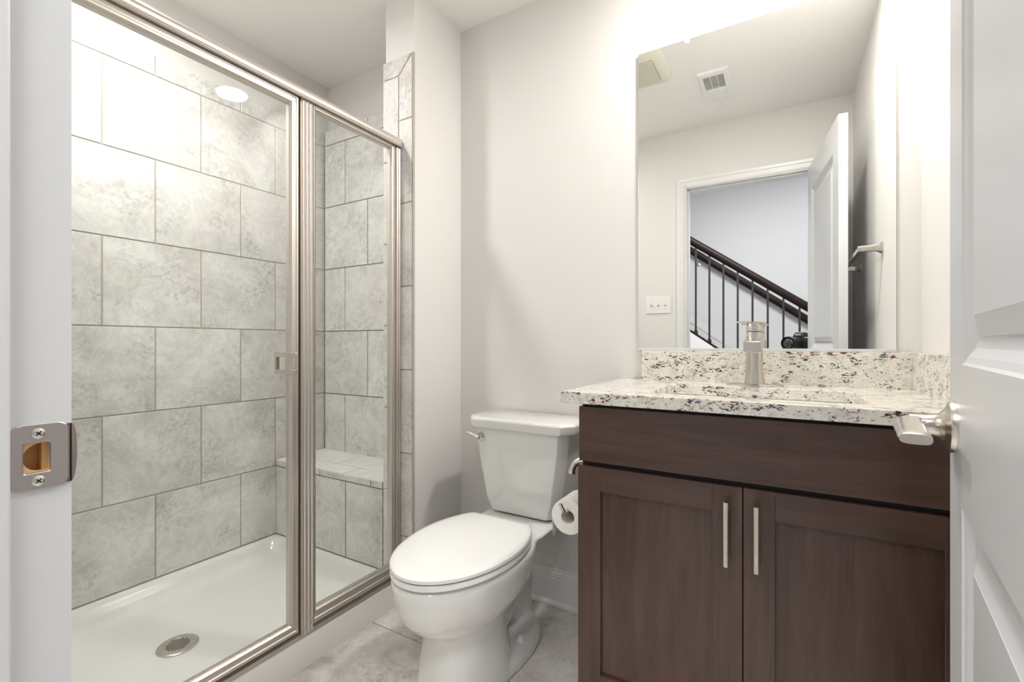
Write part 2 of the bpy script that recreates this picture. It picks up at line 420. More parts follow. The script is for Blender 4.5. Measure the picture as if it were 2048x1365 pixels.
# ------------------------------------------------------------------ shower enclosure
se = thing('shower_enclosure', 'framed glass shower enclosure with brushed nickel rails on the white base', 'shower enclosure', (-1.34, .75, .101))
XG = -1.335
def flute(w, d, nf=3):   # soft fluted profile across width 0..w, depth up to d
    p = [(0, 0), (0, d*.8), (w*.05, d-.0008), (w*.08, d)]
    for i in range(nf):
        a = w*(.08+.84*i/nf); b = w*(.08+.84*(i+1)/nf)
        for k in range(1, 11):
            t = k/10; p.append((a+(b-a)*t, d-.0026*math.sin(math.pi*t)**1.5))
    p += [(w*.95, d-.0008), (w, d*.8), (w, 0)]
    return p
Z0 = .103; ZT = 1.819
bm = new(); hp = [(-1.362, ZT), (-1.362, ZT+.030), (-1.340, ZT+.034), (-1.322, ZT+.031), (-1.317, ZT+.024), (-1.313, ZT+.020), (-1.311, ZT+.012), (-1.312, ZT+.004), (-1.309, ZT-.004), (-1.313, ZT-.008), (-1.319, ZT-.006), (-1.321, ZT)]
prism(bm, hp, 'y', YW+.004, YS-.001); put('header_rail', bm, 'nickel_frame_h', se, bevel=.0008)
bm = new(); prism(bm, [(-1.372, Z0-.001), (-1.372, Z0+.018), (-1.352, Z0+.020), (-1.352, Z0+.012), (-1.334, Z0+.010), (-1.322, Z0+.008), (-1.320, Z0-.001)], 'y', YW+.002, YS-.001); put('bottom_track', bm, 'nickel_frame_h', se)
bm = new(); prism(bm, [(XG-.02+d, .9215+t) for t, d in flute(.0465, .036, 3)], 'z', Z0+.003, ZT); put('centre_post', bm, 'nickel_frame', se, smooth=25)
bm = new(); lathe(bm, [(.0035, 0), (.0035, .002), (.002, .003)], (XG+.0165, .958, Z0+.022), 'x', 12); put('post_screw', bm, 'chrome', se, smooth=40)
bm = new(); prism(bm, [(XG-.02+d, 1.337+t) for t, d in flute(.0265, .034, 2)], 'z', Z0+.003, ZT); put('wall_jamb', bm, 'nickel_frame', se, smooth=25)
bm = new(); prism(bm, [(XG-.02+d, YW+.004+t) for t, d in flute(.03, .034, 2)], 'z', Z0+.003, ZT); put('wall_jamb', bm, 'nickel_frame', se, smooth=25)
toX = lambda a, b, d: (XG+d, a, b)
prof = [(1, -.011), (0, -.011), (0, .009), (.10, .012), (.28, .012), (.34, .009), (.55, .009), (.62, .012), (.80, .011), (.92, .006), (1, .004), (1, -.011)]
fp = bpy.data.objects.new('fixed_panel', None)
bm = new(); frame_sweep(bm, toX, .9695, 1.3365, Z0+.019, ZT-.002, prof, (.010, .022, .048, .020)); fp = put('fixed_frame', bm, 'nickel_frame_h', se, bevel=.0004)
bm = new(); box(bm, XG-.003, XG+.003, .976, 1.318, Z0+.062, ZT-.018); put('glass_pane', bm, 'shower_glass', fp)
bm = new(); frame_sweep(bm, toX, YW+.037, .9175, Z0+.018, ZT-.004, prof, (.030, .030, .036, .032)); dp = put('door_frame', bm, 'nickel_frame', se, bevel=.0004)
bm = new(); box(bm, XG-.003, XG+.003, YW+.06, .892, Z0+.048, ZT-.03); put('glass_pane', bm, 'shower_glass', dp)
bm = new(); box(bm, XG-.004, XG+.004, 0.9172, .9220, Z0+.02, ZT-.003); put('door_gap_shade', bm, 'black_void', se)  # black strip standing in for the shade in the gap beside the post
bm = new()
hy, hz0, hz1 = .889, .937, 1.007
box(bm, XG-.012, XG+.014, hy-.004, hy+.005, hz0, hz1, .001)
for z in (hz0+.008, hz1-.008):
    box(bm, XG-.062, XG-.010, hy-.005, hy+.006, z-.0075, z+.0075, .001)
    box(bm, XG+.010, XG+.034, hy-.003, hy+.008, z-.0075, z+.0075, .001)
box(bm, XG-.067, XG-.057, hy-.006, hy+.007, hz0, hz1, .001)
put('handle', bm, 'nickel', dp)

# ------------------------------------------------------------------ recessed lights, fan, register
def downlight(x, y, lab, grp=None):
    t = thing('recessed_light', lab, 'ceiling light', (x, y, CEIL))
    bm = new(); lathe(bm, [(.098, -.0005), (.098, -.003), (.082, -.008), (.076, -.006), (.076, -.0005)], (x, y, CEIL), n=48); put('trim_ring', bm, 'plastic_white', t, smooth=40)
    bm = new(); lathe(bm, [(.075, -.001), (.075, -.004)], (x, y, CEIL), n=48); put('lens', bm, 'lamp_lens', t)
downlight(-.01, 1.43, 'round lit recessed ceiling light above the vanity, reflected in the shower glass')
downlight(-1.64, .56, 'round lit recessed ceiling light over the shower')
fan = thing('exhaust_fan', 'square cream bathroom exhaust fan grille on the ceiling, seen in the mirror', 'exhaust fan', (-.66, .962, CEIL))
bm = new(); fx0, fx1, fy0, fy1 = -.81, -.51, .813, 1.113
rings = []
for i, z, r in ((0, 0, .03), (0, -.006, .03), (.012, -.02, .03), (.03, -.028, .03), (.045, -.03, .012), (.047, -.026, .01)):
    rings.append([(x, y, CEIL+z) for x, y in rrect(fx0+i, fx1-i, fy0+i, fy1-i, r)])
loft(bm, rings); put('cover', bm, 'fan_plastic', fan, smooth=50)
bm = new()
for k in range(24):
    y = fy0+.055+k*.008
    box(bm, fx0+.052, fx1-.052, y, y+.0045, CEIL-.031, CEIL-.027)
put('grille_slats', bm, 'fan_plastic', fan)
reg = thing('ceiling_register', 'small white ceiling air register with dark louvres and closing lever, seen in the mirror', 'air vent', (-.328, .615, CEIL))
bm = new(); rx0, rx1, ry0, ry1 = -.403, -.253, .45, .779
prof2 = [(0, 0), (0, .004), (.008, .010), (.026, .011)]
frame_sweep(bm, lambda a, b, d: (a, b, CEIL-d), rx0, rx1, ry0, ry1, prof2)
box(bm, rx0+.025, rx1-.025, ry0+.025, .60, CEIL-.011, CEIL-.002); box(bm, rx0+.025, rx1-.025, .735, ry1-.025, CEIL-.011, CEIL-.002)
box(bm, rx0+.03, rx1-.03, ry0+.035, .59, CEIL-.014, CEIL-.01, .001)
put('face_plate', bm, 'plastic_white', reg, bevel=.0006)
bm = new(); box(bm, rx0+.025, rx1-.025, .60, .735, CEIL-.003, CEIL-.001); put('duct_opening', bm, 'black_void', reg)
bm = new()
for k in range(11): box(bm, rx0+.026, rx1-.026, .604+k*.012, .6068+k*.012, CEIL-.010, CEIL-.008)
for k in (1, 2): box(bm, rx0+.025+k*.033, rx0+.027+k*.033, .60, .735, CEIL-.0105, CEIL-.004)
put('louvres', bm, 'plastic_white', reg)
bm = new(); box(bm, -.318, -.306, ry0+.012, ry0+.03, CEIL-.022, CEIL-.01, .002); put('lever', bm, 'plastic_white', reg)

# ------------------------------------------------------------------ baseboards
def base_prof(h=.133): return [(0, 0), (.026, 0), (.026, .006), (.022, .014), (.015, .019), (.015, h-.038), (.013, h-.034), (.0135, h-.028), (.010, h-.014), (.007, h-.010), (.006, h), (0, h)]
bm = new(); prism(bm, [(D-p[0], p[1]) for p in base_prof(.140)], 'x', XS, -.462); struct(put('baseboard_back', bm, 'trim_white_lit', bevel=.0006), 'white moulded baseboard on the wall behind the toilet')
bm = new(); prism(bm, [(XS+p[0], p[1]) for p in base_prof(.140)], 'y', YS+.02, D-.006); struct(put('baseboard_partition', bm, 'trim_white_lit', bevel=.0006), 'white moulded baseboard on the partition wall')
bm = new(); prism(bm, [(R-p[0], p[1]) for p in base_prof(.140)], 'y', YW+.005, 1.10); struct(put('baseboard_right', bm, 'trim_white_lit', bevel=.0006), 'white moulded baseboard on the wall behind the door')
bm = new(); prism(bm, [(YW+p[0], p[1]) for p in base_prof(.140)], 'x', -1.26, -.64); struct(put('baseboard_front', bm, 'trim_white_lit', bevel=.0006), 'white moulded baseboard left of the doorway')

# ------------------------------------------------------------------ door frame (jambs, stop, casing)
tr1 = thing('trim_1', 'white door jamb and casing with strike plate on its left side', 'trim', (JX0, YW, 0)); del tr1['category']; struct(tr1)
bm = new()
q0, q1, r0, r1 = .1275, .1445, HC-.0985-.0135, HC-.0985+.0125      # latch mortise behind the strike plate
box(bm, JX0-.019, JX0, YH-.001, q0, 0, OH+.019); box(bm, JX0-.019, JX0, q1, YW+.0168, 0, OH+.019)
box(bm, JX0-.019, JX0, q0, q1, 0, r0); box(bm, JX0-.019, JX0, q0, q1, r1, OH+.019)
box(bm, JX1, JX1+.019, YH-.001, YW+.001, 0, OH+.019); box(bm, JX0-.019, JX1+.019, YH-.001, YW+.001, OH, OH+.019)
put('jamb', bm, 'trim_white', tr1)
bm = new(); ST = YW-.0245
box(bm, JX0-.001, JX0+.010, ST-.036, ST+.001, 0, OH, .002); box(bm, JX1-.010, JX1+.001, ST-.036, ST+.001, 0, OH, .002); box(bm, JX0, JX1, ST-.036, ST+.001, OH-.010, OH+.001, .002)
put('door_stop', bm, 'trim_white', tr1)
def casing(yf, s):
    bm = new(); cp = [(0, 0), (0, .016), (.006, .018), (.018, .017), (.024, .013), (.046, .010), (.052, .008), (.057, .006), (.057, 0)]
    xo0, xo1, zo = JX0-.062, JX1+.062, OH+.062
    rings = []
    for t, d in cp:
        y = yf+s*d; rings.append([(xo0+t, y, 0), (xo0+t, y, zo-t), (xo1-t, y, zo-t), (xo1-t, y, 0)])
    for A, B in zip(rings, rings[1:]):
        for i in range(3): bm.faces.new([bm.verts.new(p) for p in (A[i], A[i+1], B[i+1], B[i])])
    bmesh.ops.remove_doubles(bm, verts=bm.verts[:], dist=1e-6)
    return put('casing', bm, 'trim_white_lit', tr1, bevel=.0004)
casing(YW, 1); casing(YH, -1)
# strike plate
sp = thing('strike_plate', 'worn grey metal strike plate with two screws on the left door jamb', 'strike plate', (JX0, .14, .937))
zc = HC-.0985
bm = new(); py0, py1, ph = .1195, .1565, .0285
# plate with a window: built as four bands, slightly proud
ox0, ox1, oz0, oz1 = .1275, .1445, zc-.0135, zc+.0125
def plate_ring(i, d): return [(JX0+d, y, z) for y, z in rrect(py0+i, py1-i, zc-ph+i, zc+ph-i, .007, 5)]
hole = lambda i, d: [(JX0+d, y, z) for y, z in rrect(ox0-i, ox1+i, oz0-i, oz1+i, .002, 5)]
loft(bm, [plate_ring(0, 0), plate_ring(0, .0012), plate_ring(.0006, .0018), hole(.0006, .0018), hole(0, .0012), hole(0, -.001)], False, False)
# curved lip
lip = []
for k in range(13):
    q = k/12; a = min(q*2.2, 1)*math.radians(48); hw = ph*.93*math.sqrt(max(1-q**2.6, .012))
    if k: yy += .00095*math.cos(a); xx -= .0011*math.sin(a)
    else: yy, xx = py1-.0005, JX0+.0017
    lip.append([(xx, yy, zc-hw), (xx-.0014, yy-.0004, zc-hw), (xx-.0014, yy-.0004, zc+hw), (xx, yy, zc+hw)])
pl = put('plate', bm, 'steel_strike', sp, smooth=35)
bm = new(); loft(bm, lip); put('curved_lip', bm, 'steel_lip', pl, smooth=50)
# bored latch hole: pale corners round a darker half-round bore
cyb, rb = .1395, .0122
bm = new(); arc = [(cyb-rb*math.cos(a), zc-.0005+rb*math.sin(a)) for a in [math.radians(-90+180*i/24) for i in range(25)]]
for p, q in zip(arc, arc[1:]):
    loft(bm, [[(JX0-.0008, ox0-.001, p[1]), (JX0-.0008, p[0], p[1]), (JX0-.0008, q[0], q[1]), (JX0-.0008, ox0-.001, q[1])], [(JX0-.018, ox0-.001, p[1]), (JX0-.018, p[0]-.0004, p[1]), (JX0-.018, q[0]-.0004, q[1]), (JX0-.018, ox0-.001, q[1])]], True, False)
for za, zb in ((oz0-.001, arc[0][1]), (arc[-1][1], oz1+.001)): box(bm, JX0-.018, JX0-.0008, ox0-.001, ox1+.001, za, zb)
put('bare_wood', bm, 'raw_wood_light', sp)
bm = new(); loft(bm, [[(JX0-.0010, y, z) for y, z in arc], [(JX0-.0140, y-(.002 if 0 else 0), z) for y, z in arc]], False, False, closed=False)
box(bm, JX0-.0185, JX0-.0140, ox0-.001, ox1, oz0, oz1); box(bm, JX0-.0185, JX0-.003, cyb+.0004, ox1+.0005, oz0, oz1); put('latch_hole', bm, 'raw_wood', sp, smooth=40)
for z in (zc+.0205, zc-.0205):
    bm = new(); lathe(bm, [(.0043, 0), (.0043, .0014), (.003, .0022)], (JX0+.0012, .1365, z), 'x', 24); s = put('screw', bm, 'pull_nickel', sp, smooth=40)
    bm = new()
    for a in (45, -45): box(bm, -.0001, .0001, -.0022, .0022, -.0005, .0005, M=Matrix.Translation((JX0+.0036, .1365, z)) @ Matrix.Rotation(math.radians(a), 4, 'X'))
    put('cross_slot', bm, 'black_void', s)

# ------------------------------------------------------------------ the open door
hx, hy_, fxx, fyy = .108, .160, .197, .868
ang = math.atan2(fxx-hx, fyy-hy_)            # lean from the y axis
W = math.hypot(fxx-hx, fyy-hy_); DH0, DH1 = .008, 2.038; TH = .035
# local frame: u along leaf from hinge to free edge, v = into thickness (+x side)
MU = Matrix.Translation((hx, hy_, 0)) @ Matrix.Rotation(-ang, 4, 'Z')     # local y = u, local x = v
dr1 = thing('door_1', 'white two-panel bathroom door standing open on the right with brushed nickel lever', 'door', (hx, hy_, 0)); del dr1['category']; struct(dr1)
bm = new(); st = .104
panels = [(.20, .834), (1.009, 1.90)]
def leafbox(u0, u1, z0, z1, v0=0, v1=TH): box(bm, v0, v1, u0, u1, z0, z1, M=MU)
leafbox(0, st, DH0, DH1); leafbox(W-st, W, DH0, DH1)
zz = [DH0]+[q for p in panels for q in p]+[DH1]
for i in range(0, 6, 2): leafbox(st-.0005, W-st+.0005, zz[i], zz[i+1])
for z0, z1 in panels:
    leafbox(st+.03, W-st-.03, z0+.03, z1-.03, .0112, TH-.0112); leafbox(st+.0575, W-st-.0575, z0+.0575, z1-.0575, .0032, TH-.0032)
    for side in (0, 1):
        to = (lambda a, b, d: MU @ Vector((d, a, b))) if side == 0 else (lambda a, b, d: MU @ Vector((TH-d, a, b)))
        frame_sweep(bm, to, st, W-st, z0, z1, [(0, 0), (.003, .0022), (.010, .0045), (.020, .0095), (.028, .0112), (.034, .0112), (.036, .0105), (.056, .0040), (.058, .0032)])
put('door_leaf', bm, 'door_white', dr1)
# lever set: rosette on visible face, stem, lever pointing to the hinge
def L3(u, v, z): return MU @ Vector((v, u, z))
zl = HC-.1095; ul = W-.053
def lever(side):
    s = -1 if side == 0 else 1; v0 = 0 if side == 0 else TH
    bm = new(); rings = []
    for r, h in ((.0335, 0), (.0335, .005), (.0325, .007), (.029, .0085), (.0225, .011), (.0170, .016), (.0145, .022), (.0133, .030), (.0133, .046)):
        rings.append([L3(ul+r*math.cos(a), v0+s*h, zl+r*math.sin(a)) for a in [2*math.pi*i/36 for i in range(36)]])
    loft(bm, rings); ro = put('rosette', bm, 'nickel', dr1, smooth=35)
    bm = new(); rings = []
    # elbow then flat blade towards the hinge
    path = [((0, .028), .0128, .0128), ((0, .036), .0130, .0132), ((-.004, .043), .0130, .0150), ((-.014, .0475), .0120, .0160), ((-.03, .048), .0100, .0160), ((-.06, .0475), .0085, .0158), ((-.100, .047), .0078, .0158), ((-.124, .047), .0075, .0158), ((-.1275, .047), .006, .0145)]
    dirs = [(0, 1), (-.1, 1), (-.6, .8), (-1, .3), (-1, .0), (-1, 0), (-1, 0), (-1, 0), (-1, 0)]
    for ((pu, pv), a, b), (du, dv) in zip(path, dirs):
        l = math.hypot(du, dv); nu, nv = dv/l, -du/l; ring = []
        for i in range(24):
            t = 2*math.pi*i/24; c, q = math.cos(t), math.sin(t)
            cc = math.copysign(abs(c)**.7, c); qq = math.copysign(abs(q)**.7, q)
            ring.append(L3(ul+pu+nu*b*cc, v0+s*(pv+nv*b*cc), zl-.001+a*qq))
        rings.append(ring)
    loft(bm, rings); put('lever', bm, 'nickel', ro, smooth=45)
lever(0); lever(1)
for z in (.25, 1.05, 1.85):
    bm = new(); box(bm, TH+.002, TH+.012, -.006, .004, z-.045, z+.045, .003, M=MU); put('hinge', bm, 'nickel', dr1)
bm = new(); box(bm, .006, TH-.006, W-.0005, W+.0008, zl-.028, zl+.028, M=MU); box(bm, .011, TH-.011, W, W+.009, zl-.008, zl+.008, .002, M=MU); put('latch', bm, 'nickel', dr1)

# ------------------------------------------------------------------ vanity cabinet
vc = thing('vanity_cabinet', 'dark brown wooden vanity cabinet with two shaker doors under the granite top', 'cabinet', (-.08, 1.4, 0))
CX0, CX1, CY = -.472, .318, 1.165; CT = -.1585+HC
bm = new()
for q in ((CX0+.003, CX0+.021, CY, D-.002, .10, CT), (CX1-.018, CX1, CY, D-.002, .10, CT), (CX0+.02, CX1-.017, D-.012, D-.002, .10, CT), (CX0+.02, CX1-.017, CY, D-.01, .10, .118), (CX0+.02, CX1-.017, CY, CY+.018, .117, CT), (CX0+.003, CX1, CY+.07, D-.002, 0, .101)): box(bm, *q, .0006)
put('carcass', bm, 'wood_v', vc)
FY0, FY1 = CY-.021, CY-.001
bm = new(); box(bm, CX0, CX1-.003, FY0+.002, FY1, -.3095+HC, -.1665+HC, .0015); put('false_drawer_front', bm, 'wood_h', vc)
bm = new(); box(bm, CX0+.004, CX1-.004, CY-.0015, CY+.001, -.33+HC, -.30+HC); box(bm, CX0+.004, CX1-.004, CY-.0015, CY, -.17+HC, CT-.0005); put('shadow_reveal', bm, 'black_void', vc)
def shaker(x0, x1, px):
    z1 = -.3215+HC; z0 = .115; sw = .062
    bm = new()
    box(bm, x0+sw-.002, x1-sw+.002, FY0+.010, FY1-.002, z0+sw-.002, z1-sw+.002)
    d = put('cabinet_door', bm, 'wood_v', vc)
    for q in (x0, x1-sw):
        bm = new(); box(bm, q, q+sw, FY0, FY1, z0, z1, .0012); put('door_stile', bm, 'wood_v', d)
    for q in (z1-sw, z0):
        bm = new(); box(bm, x0+sw-.0003, x1-sw+.0003, FY0, FY1, q, q+sw, .0008); put('door_rail', bm, 'wood_h', d)
    bm = new(); hz1, hz0 = -.351+HC, -.493+HC
    prism(bm, [(px+q[0], FY0-.029+q[1]) for q in ((-.0055, .003), (-.0045, 0), (-.002, -.0015), (.0, -.0008), (.002, -.0015), (.0045, 0), (.0055, .003), (.0045, .006), (-.0045, .006))], 'z', hz0, hz1)
    for z in (hz0+.023, hz1-.023): lathe(bm, [(.0045, -.025), (.004, -.012), (.005, .001)], (px, FY0, z), 'y', 16)
    put('bar_pull', bm, 'pull_nickel', d, bevel=.0004)
shaker(CX0-.002, -.0835, -.1145); shaker(-.0815, CX1-.003, -.0549)

# countertop with sink cut-out
ct = thing('granite_countertop', 'cream granite countertop with burgundy and black flecks on the dark vanity', 'countertop', (-.08, 1.4, HC-.128))
TX0, TX1, TY0, TY1 = -.518, R-.001, 1.130, D-.001; KZ1, KZ0 = HC-.128, HC-.158
SX0, SX1, SY0, SY1 = -.31, .153, 1.215, 1.508
bm = new()
ho = rrect(SX0, SX1, SY0, SY1, .035, 6); nn = len(ho)
def outer_pt(p):
    cx, cy = (SX0+SX1)/2, (SY0+SY1)/2; dx, dy = p[0]-cx, p[1]-cy; t = 1e9
    if dx > 0: t = min(t, (TX1-cx)/dx)
    if dx < 0: t = min(t, (TX0-cx)/dx)
    if dy > 0: t = min(t, (TY1-cy)/dy)
    if dy < 0: t = min(t, (TY0-cy)/dy)
    return (cx+dx*t, cy+dy*t)
cx, cy = (SX0+SX1)/2, (SY0+SY1)/2
# insert hole points aimed at the slab corners so the outline keeps its corners
out = [outer_pt(p) for p in ho]
corn = [(TX1, TY1), (TX0, TY1), (TX0, TY0), (TX1, TY0)]
for c in corn:
    i = min(range(nn), key=lambda k: (out[k][0]-c[0])**2+(out[k][1]-c[1])**2); out[i] = c
def rg(pts, z): return [(x, y, z) for x, y in pts]
loft(bm, [rg(ho, KZ0), rg(out, KZ0), rg(out, KZ1), rg(ho, KZ1), rg(ho, KZ0)], False, False)
bmesh.ops.remove_doubles(bm, verts=bm.verts[:], dist=1e-6)
put('slab', bm, 'granite', ct, bevel=.002)
bm = new(); box(bm, -.444, R-.001, 1.656, D-.001, KZ1-.0005, HC-.026, .0012)
put('back_splash', bm, 'granite', ct)
bm = new(); box(bm, .299, R-.001, 1.132, 1.6555, KZ1-.0005, HC-.026, .0012); put('side_splash', bm, 'granite', ct)
sk = thing('sink', 'white undermount sink bowl below the granite countertop', 'sink', (cx, cy, KZ0-.14))
bm = new(); rings = []
for i, z, r in ((-.012, KZ0-.001, .045), (-.004, KZ0-.001, .04), (.0, KZ0-.004, .04), (.008, KZ0-.05, .045), (.02, KZ0-.11, .05), (.05, KZ0-.133, .05), (.12, KZ0-.14, .02)):
    rings.append(rg(rrect(SX0+i, SX1-i, SY0+i, SY1-i, r, 6), z))
rings2 = [rg(rrect(SX0+i, SX1-i, SY0+i, SY1-i, r, 6), z) for i, z, r in ((.1, KZ0-.15, .03), (.01, KZ0-.13, .05), (-.006, KZ0-.05, .045), (-.012, KZ0-.001, .045))]
loft(bm, rings2+rings[1:], True, True); put('bowl', bm, 'porcelain', sk, smooth=50)
bm = new(); lathe(bm, [(.022, 0), (.022, .003), (.018, .004)], (cx, cy+.02, KZ0-.1395), n=32); put('drain', bm, 'chrome', sk, smooth=40)

# faucet
FX, FY = -.0825, 1.585
fa = thing('faucet', 'brushed nickel single-handle faucet behind the sink in front of the mirror', 'faucet', (FX, FY, KZ1))
def sq_ring(rx, ry, z, e=.62, n=36, ox=0, oy=0):
    out = []
    for i in range(n):
        t = 2*math.pi*i/n; c, q = math.cos(t), math.sin(t)
        out.append((FX+ox+math.copysign(abs(c)**e, c)*rx, FY+oy+math.copysign(abs(q)**e, q)*ry, KZ1+z))
    return out
bm = new(); loft(bm, [rg([(FX+(x), FY+y) for x, y in rrect(-.078+i, .078-i, -.028+i, .028-i, .026, 8)], KZ1+z) for i, z in ((0, 0), (0, .003), (.003, .005))]); put('deck_plate', bm, 'nickel', fa, smooth=35)
bm = new(); loft(bm, [sq_ring(*p) for p in ((.0285, .0285, .004, .8), (.0280, .0280, .010, .8), (.0258, .0258, .022, .8), (.0240, .0240, .04, .8), (.0230, .0230, .065, .8), (.0226, .0226, .10, .8), (.0222, .0222, .160, .8), (.0216, .0216, .1615, .8))]); put('body', bm, 'nickel', fa, smooth=40)
bm = new(); loft(bm, [sq_ring(*p) for p in ((.0205, .0205, .1605, .8), (.0205, .0205, .1635, .8))]); put('seam_ring', bm, 'black_void', fa)
bm = new(); rings = []
for y, w_, z0_, z1_ in ((-.012, .019, .098, .150), (-.03, .0205, .107, .148), (-.06, .0215, .106, .142), (-.10, .0225, .103, .1355), (-.112, .0225, .1015, .1335), (-.114, .0215, .103, .132)):
    rings.append([(FX+x, FY+y, KZ1+z) for x, z in rrect(-w_, w_, z0_, z1_, .004, 3)])
loft(bm, rings); put('spout', bm, 'nickel', fa, smooth=40)
bm = new(); loft(bm, [sq_ring(*p) for p in ((.0222, .0222, .1635, .8), (.0222, .0222, .186, .8), (.0210, .0210, .188, .8))])
box(bm, -.058, .022, -.021, .021, .188, .1925, .0015, M=Matrix.Translation((FX, FY, KZ1)) @ Matrix.Rotation(math.radians(3), 4, 'Y')); put('handle', bm, 'nickel', fa, smooth=40)

# mirror
mi = thing('wall_mirror', 'large frameless wall mirror above the vanity backsplash', 'mirror', (-.096, D-.004, HC-.02))
bm = new(); box(bm, -.459, .266, D-.007, D-.001, -.020+HC, 1.041+HC, .001); put('mirror_glass', bm, 'mirror_glass', mi)
bm = new(); box(bm, -.459, .2665, D-.011, D-.001, -.0255+HC, -.0165+HC, .0006); put('bottom_channel', bm, 'trim_white', mi)
for x in (-.293, .10):
    bm = new(); lathe(bm, [(.0095, 0), (.0095, -.004), (.006, -.006)], (x, D-.007, 1.035+HC), 'y', 20)
    box(bm, x-.005, x+.005, D-.012, D-.001, 1.038+HC, 1.058+HC, .002); c = put('mirror_clip', bm, 'clip_clear', mi, smooth=40)
    bm = new(); lathe(bm, [(.002, 0), (.002, -.0015)], (x, D-.012, 1.050+HC), 'y', 10); put('clip_screw', bm, 'chrome', c)

# ------------------------------------------------------------------ toilet
TX = -.850
to = thing('toilet', 'white two-piece elongated toilet with closed lid beside the vanity', 'toilet', (TX, 1.25, 0))
def egg(hw, yf, yb, z, n=48, ex=1.0, bx=1.0, widest=.42):
    """closed outline: front (small y) tapered round, back fuller"""
    pts = []; ym = yb-(yb-yf)*widest
    for i in range(n):
        t = 2*math.pi*i/n; c, s = math.cos(t), math.sin(t)
        e = ex if s < 0 else bx
        x = math.copysign(abs(c)**(e), c)*hw
        y = ym+(math.copysign(abs(s)**e, s))*((ym-yf) if s < 0 else (yb-ym))
        pts.append((TX+x, y, z))
    return pts
bm = new()
RIM = .390
# bowl
loft(bm, [egg(.090, 1.035, 1.26, .175), egg(.108, .998, 1.29, .212), egg(.134, .950, 1.34, .243), egg(.158, .916, 1.39, .278), egg(.174, .900, 1.42, .315), egg(.181, .892, 1.43, .355), egg(.184, .890, 1.44, RIM-.012), egg(.180, .895, 1.44, RIM)])
# pedestal
loft(bm, [egg(.124, .990, 1.33, 0, ex=.8), egg(.122, .992, 1.33, .03, ex=.8), egg(.114, 1.002, 1.31, .10, ex=.8), egg(.108, 1.010, 1.30, .16, ex=.85), egg(.108, 1.008, 1.30, .21), egg(.112, 1.000, 1.31, .27)])
# rear deck below the tank
loft(bm, [egg(.07, 1.28, 1.56, .27, ex=.7, bx=.5, widest=.5), egg(.105, 1.24, 1.62, .33, ex=.7, bx=.45, widest=.5), egg(.140, 1.22, 1.645, .375, ex=.7, bx=.45, widest=.5), egg(.152, 1.22, 1.65, RIM-.006, ex=.7, bx=.4, widest=.5), egg(.148, 1.22, 1.645, RIM+.002, ex=.7, bx=.4, widest=.5)])
# foot
loft(bm, [egg(.128, 1.12, 1.52, 0, ex=.7, bx=.75, widest=.5), egg(.127, 1.12, 1.52, .03, ex=.7, bx=.75, widest=.5), egg(.116, 1.13, 1.51, .052, ex=.7, bx=.75, widest=.5), egg(.085, 1.15, 1.48, .066, ex=.7, bx=.75, widest=.5)])
# trapway: S shaped duct behind the pedestal
tube(bm, [(TX, 1.20, .20), (TX, 1.30, .13), (TX, 1.38, .20), (TX, 1.43, .30), (TX, 1.47, .24), (TX, 1.46, .12), (TX, 1.45, .03)], [.07, .066, .062, .062, .055, .055, .06], n=20, k=5)
tube(bm, [(TX, 1.40, .32), (TX, 1.47, .30), (TX, 1.49, .18), (TX, 1.46, .04)], [.062, .055, .05, .056], n=20, k=5)
bo = put('bowl', bm, 'porcelain', to, smooth=180)
m = bo.modifiers.new('r', 'REMESH'); m.mode = 'VOXEL'; m.voxel_size = .006; m.use_smooth_shade = True
m = bo.modifiers.new('s', 'SMOOTH'); m.factor = .6; m.iterations = 10
# seat + lid
def seat_out(g, z, back=1.366):
    pts = []; n = 64; hw = .178-g; yf = .890+g; yb = back-g; ym = 1.165
    for i in range(n):
        t = 2*math.pi*i/n; c, s = math.cos(t), math.sin(t)
        if s < 0: x = c*hw; y = ym+s*(ym-yf)
        else:
            x = math.copysign(abs(c)**.95, c)*hw; y = ym+s*.256
            # taper to hinge line
            if y > yb: y = yb
        pts.append((TX+x, y, z))
    # squeeze the points cut by the hinge line so the back edge stays straight and narrow
    return pts
bm = new(); loft(bm, [seat_out(.006, RIM+.004), seat_out(.0, RIM+.008), seat_out(.0, RIM+.018), seat_out(.004, RIM+.022)]); put('seat', bm, 'seat_white', to, smooth=45)
bm = new(); loft(bm, [seat_out(.004, RIM+.0245), seat_out(-.001, RIM+.028), seat_out(0, RIM+.036), seat_out(.006, RIM+.0405), seat_out(.02, RIM+.042), seat_out(.05, RIM+.0425)]); put('lid', bm, 'seat_white', to, smooth=45)
for s in (-1, 1):
    bm = new(); box(bm, TX+s*.075-.02, TX+s*.075+.02, 1.366, 1.392, RIM, RIM+.026, .006, 3); put('hinge_cap', bm, 'seat_white', to, smooth=50)
    bm = new(); lathe(bm, [(.016, 0), (.016, .012), (.013, .022), (.006, .027)], (TX+s*.096, 1.327, .050), n=24); put('bolt_cap', bm, 'seat_white', to, smooth=60)
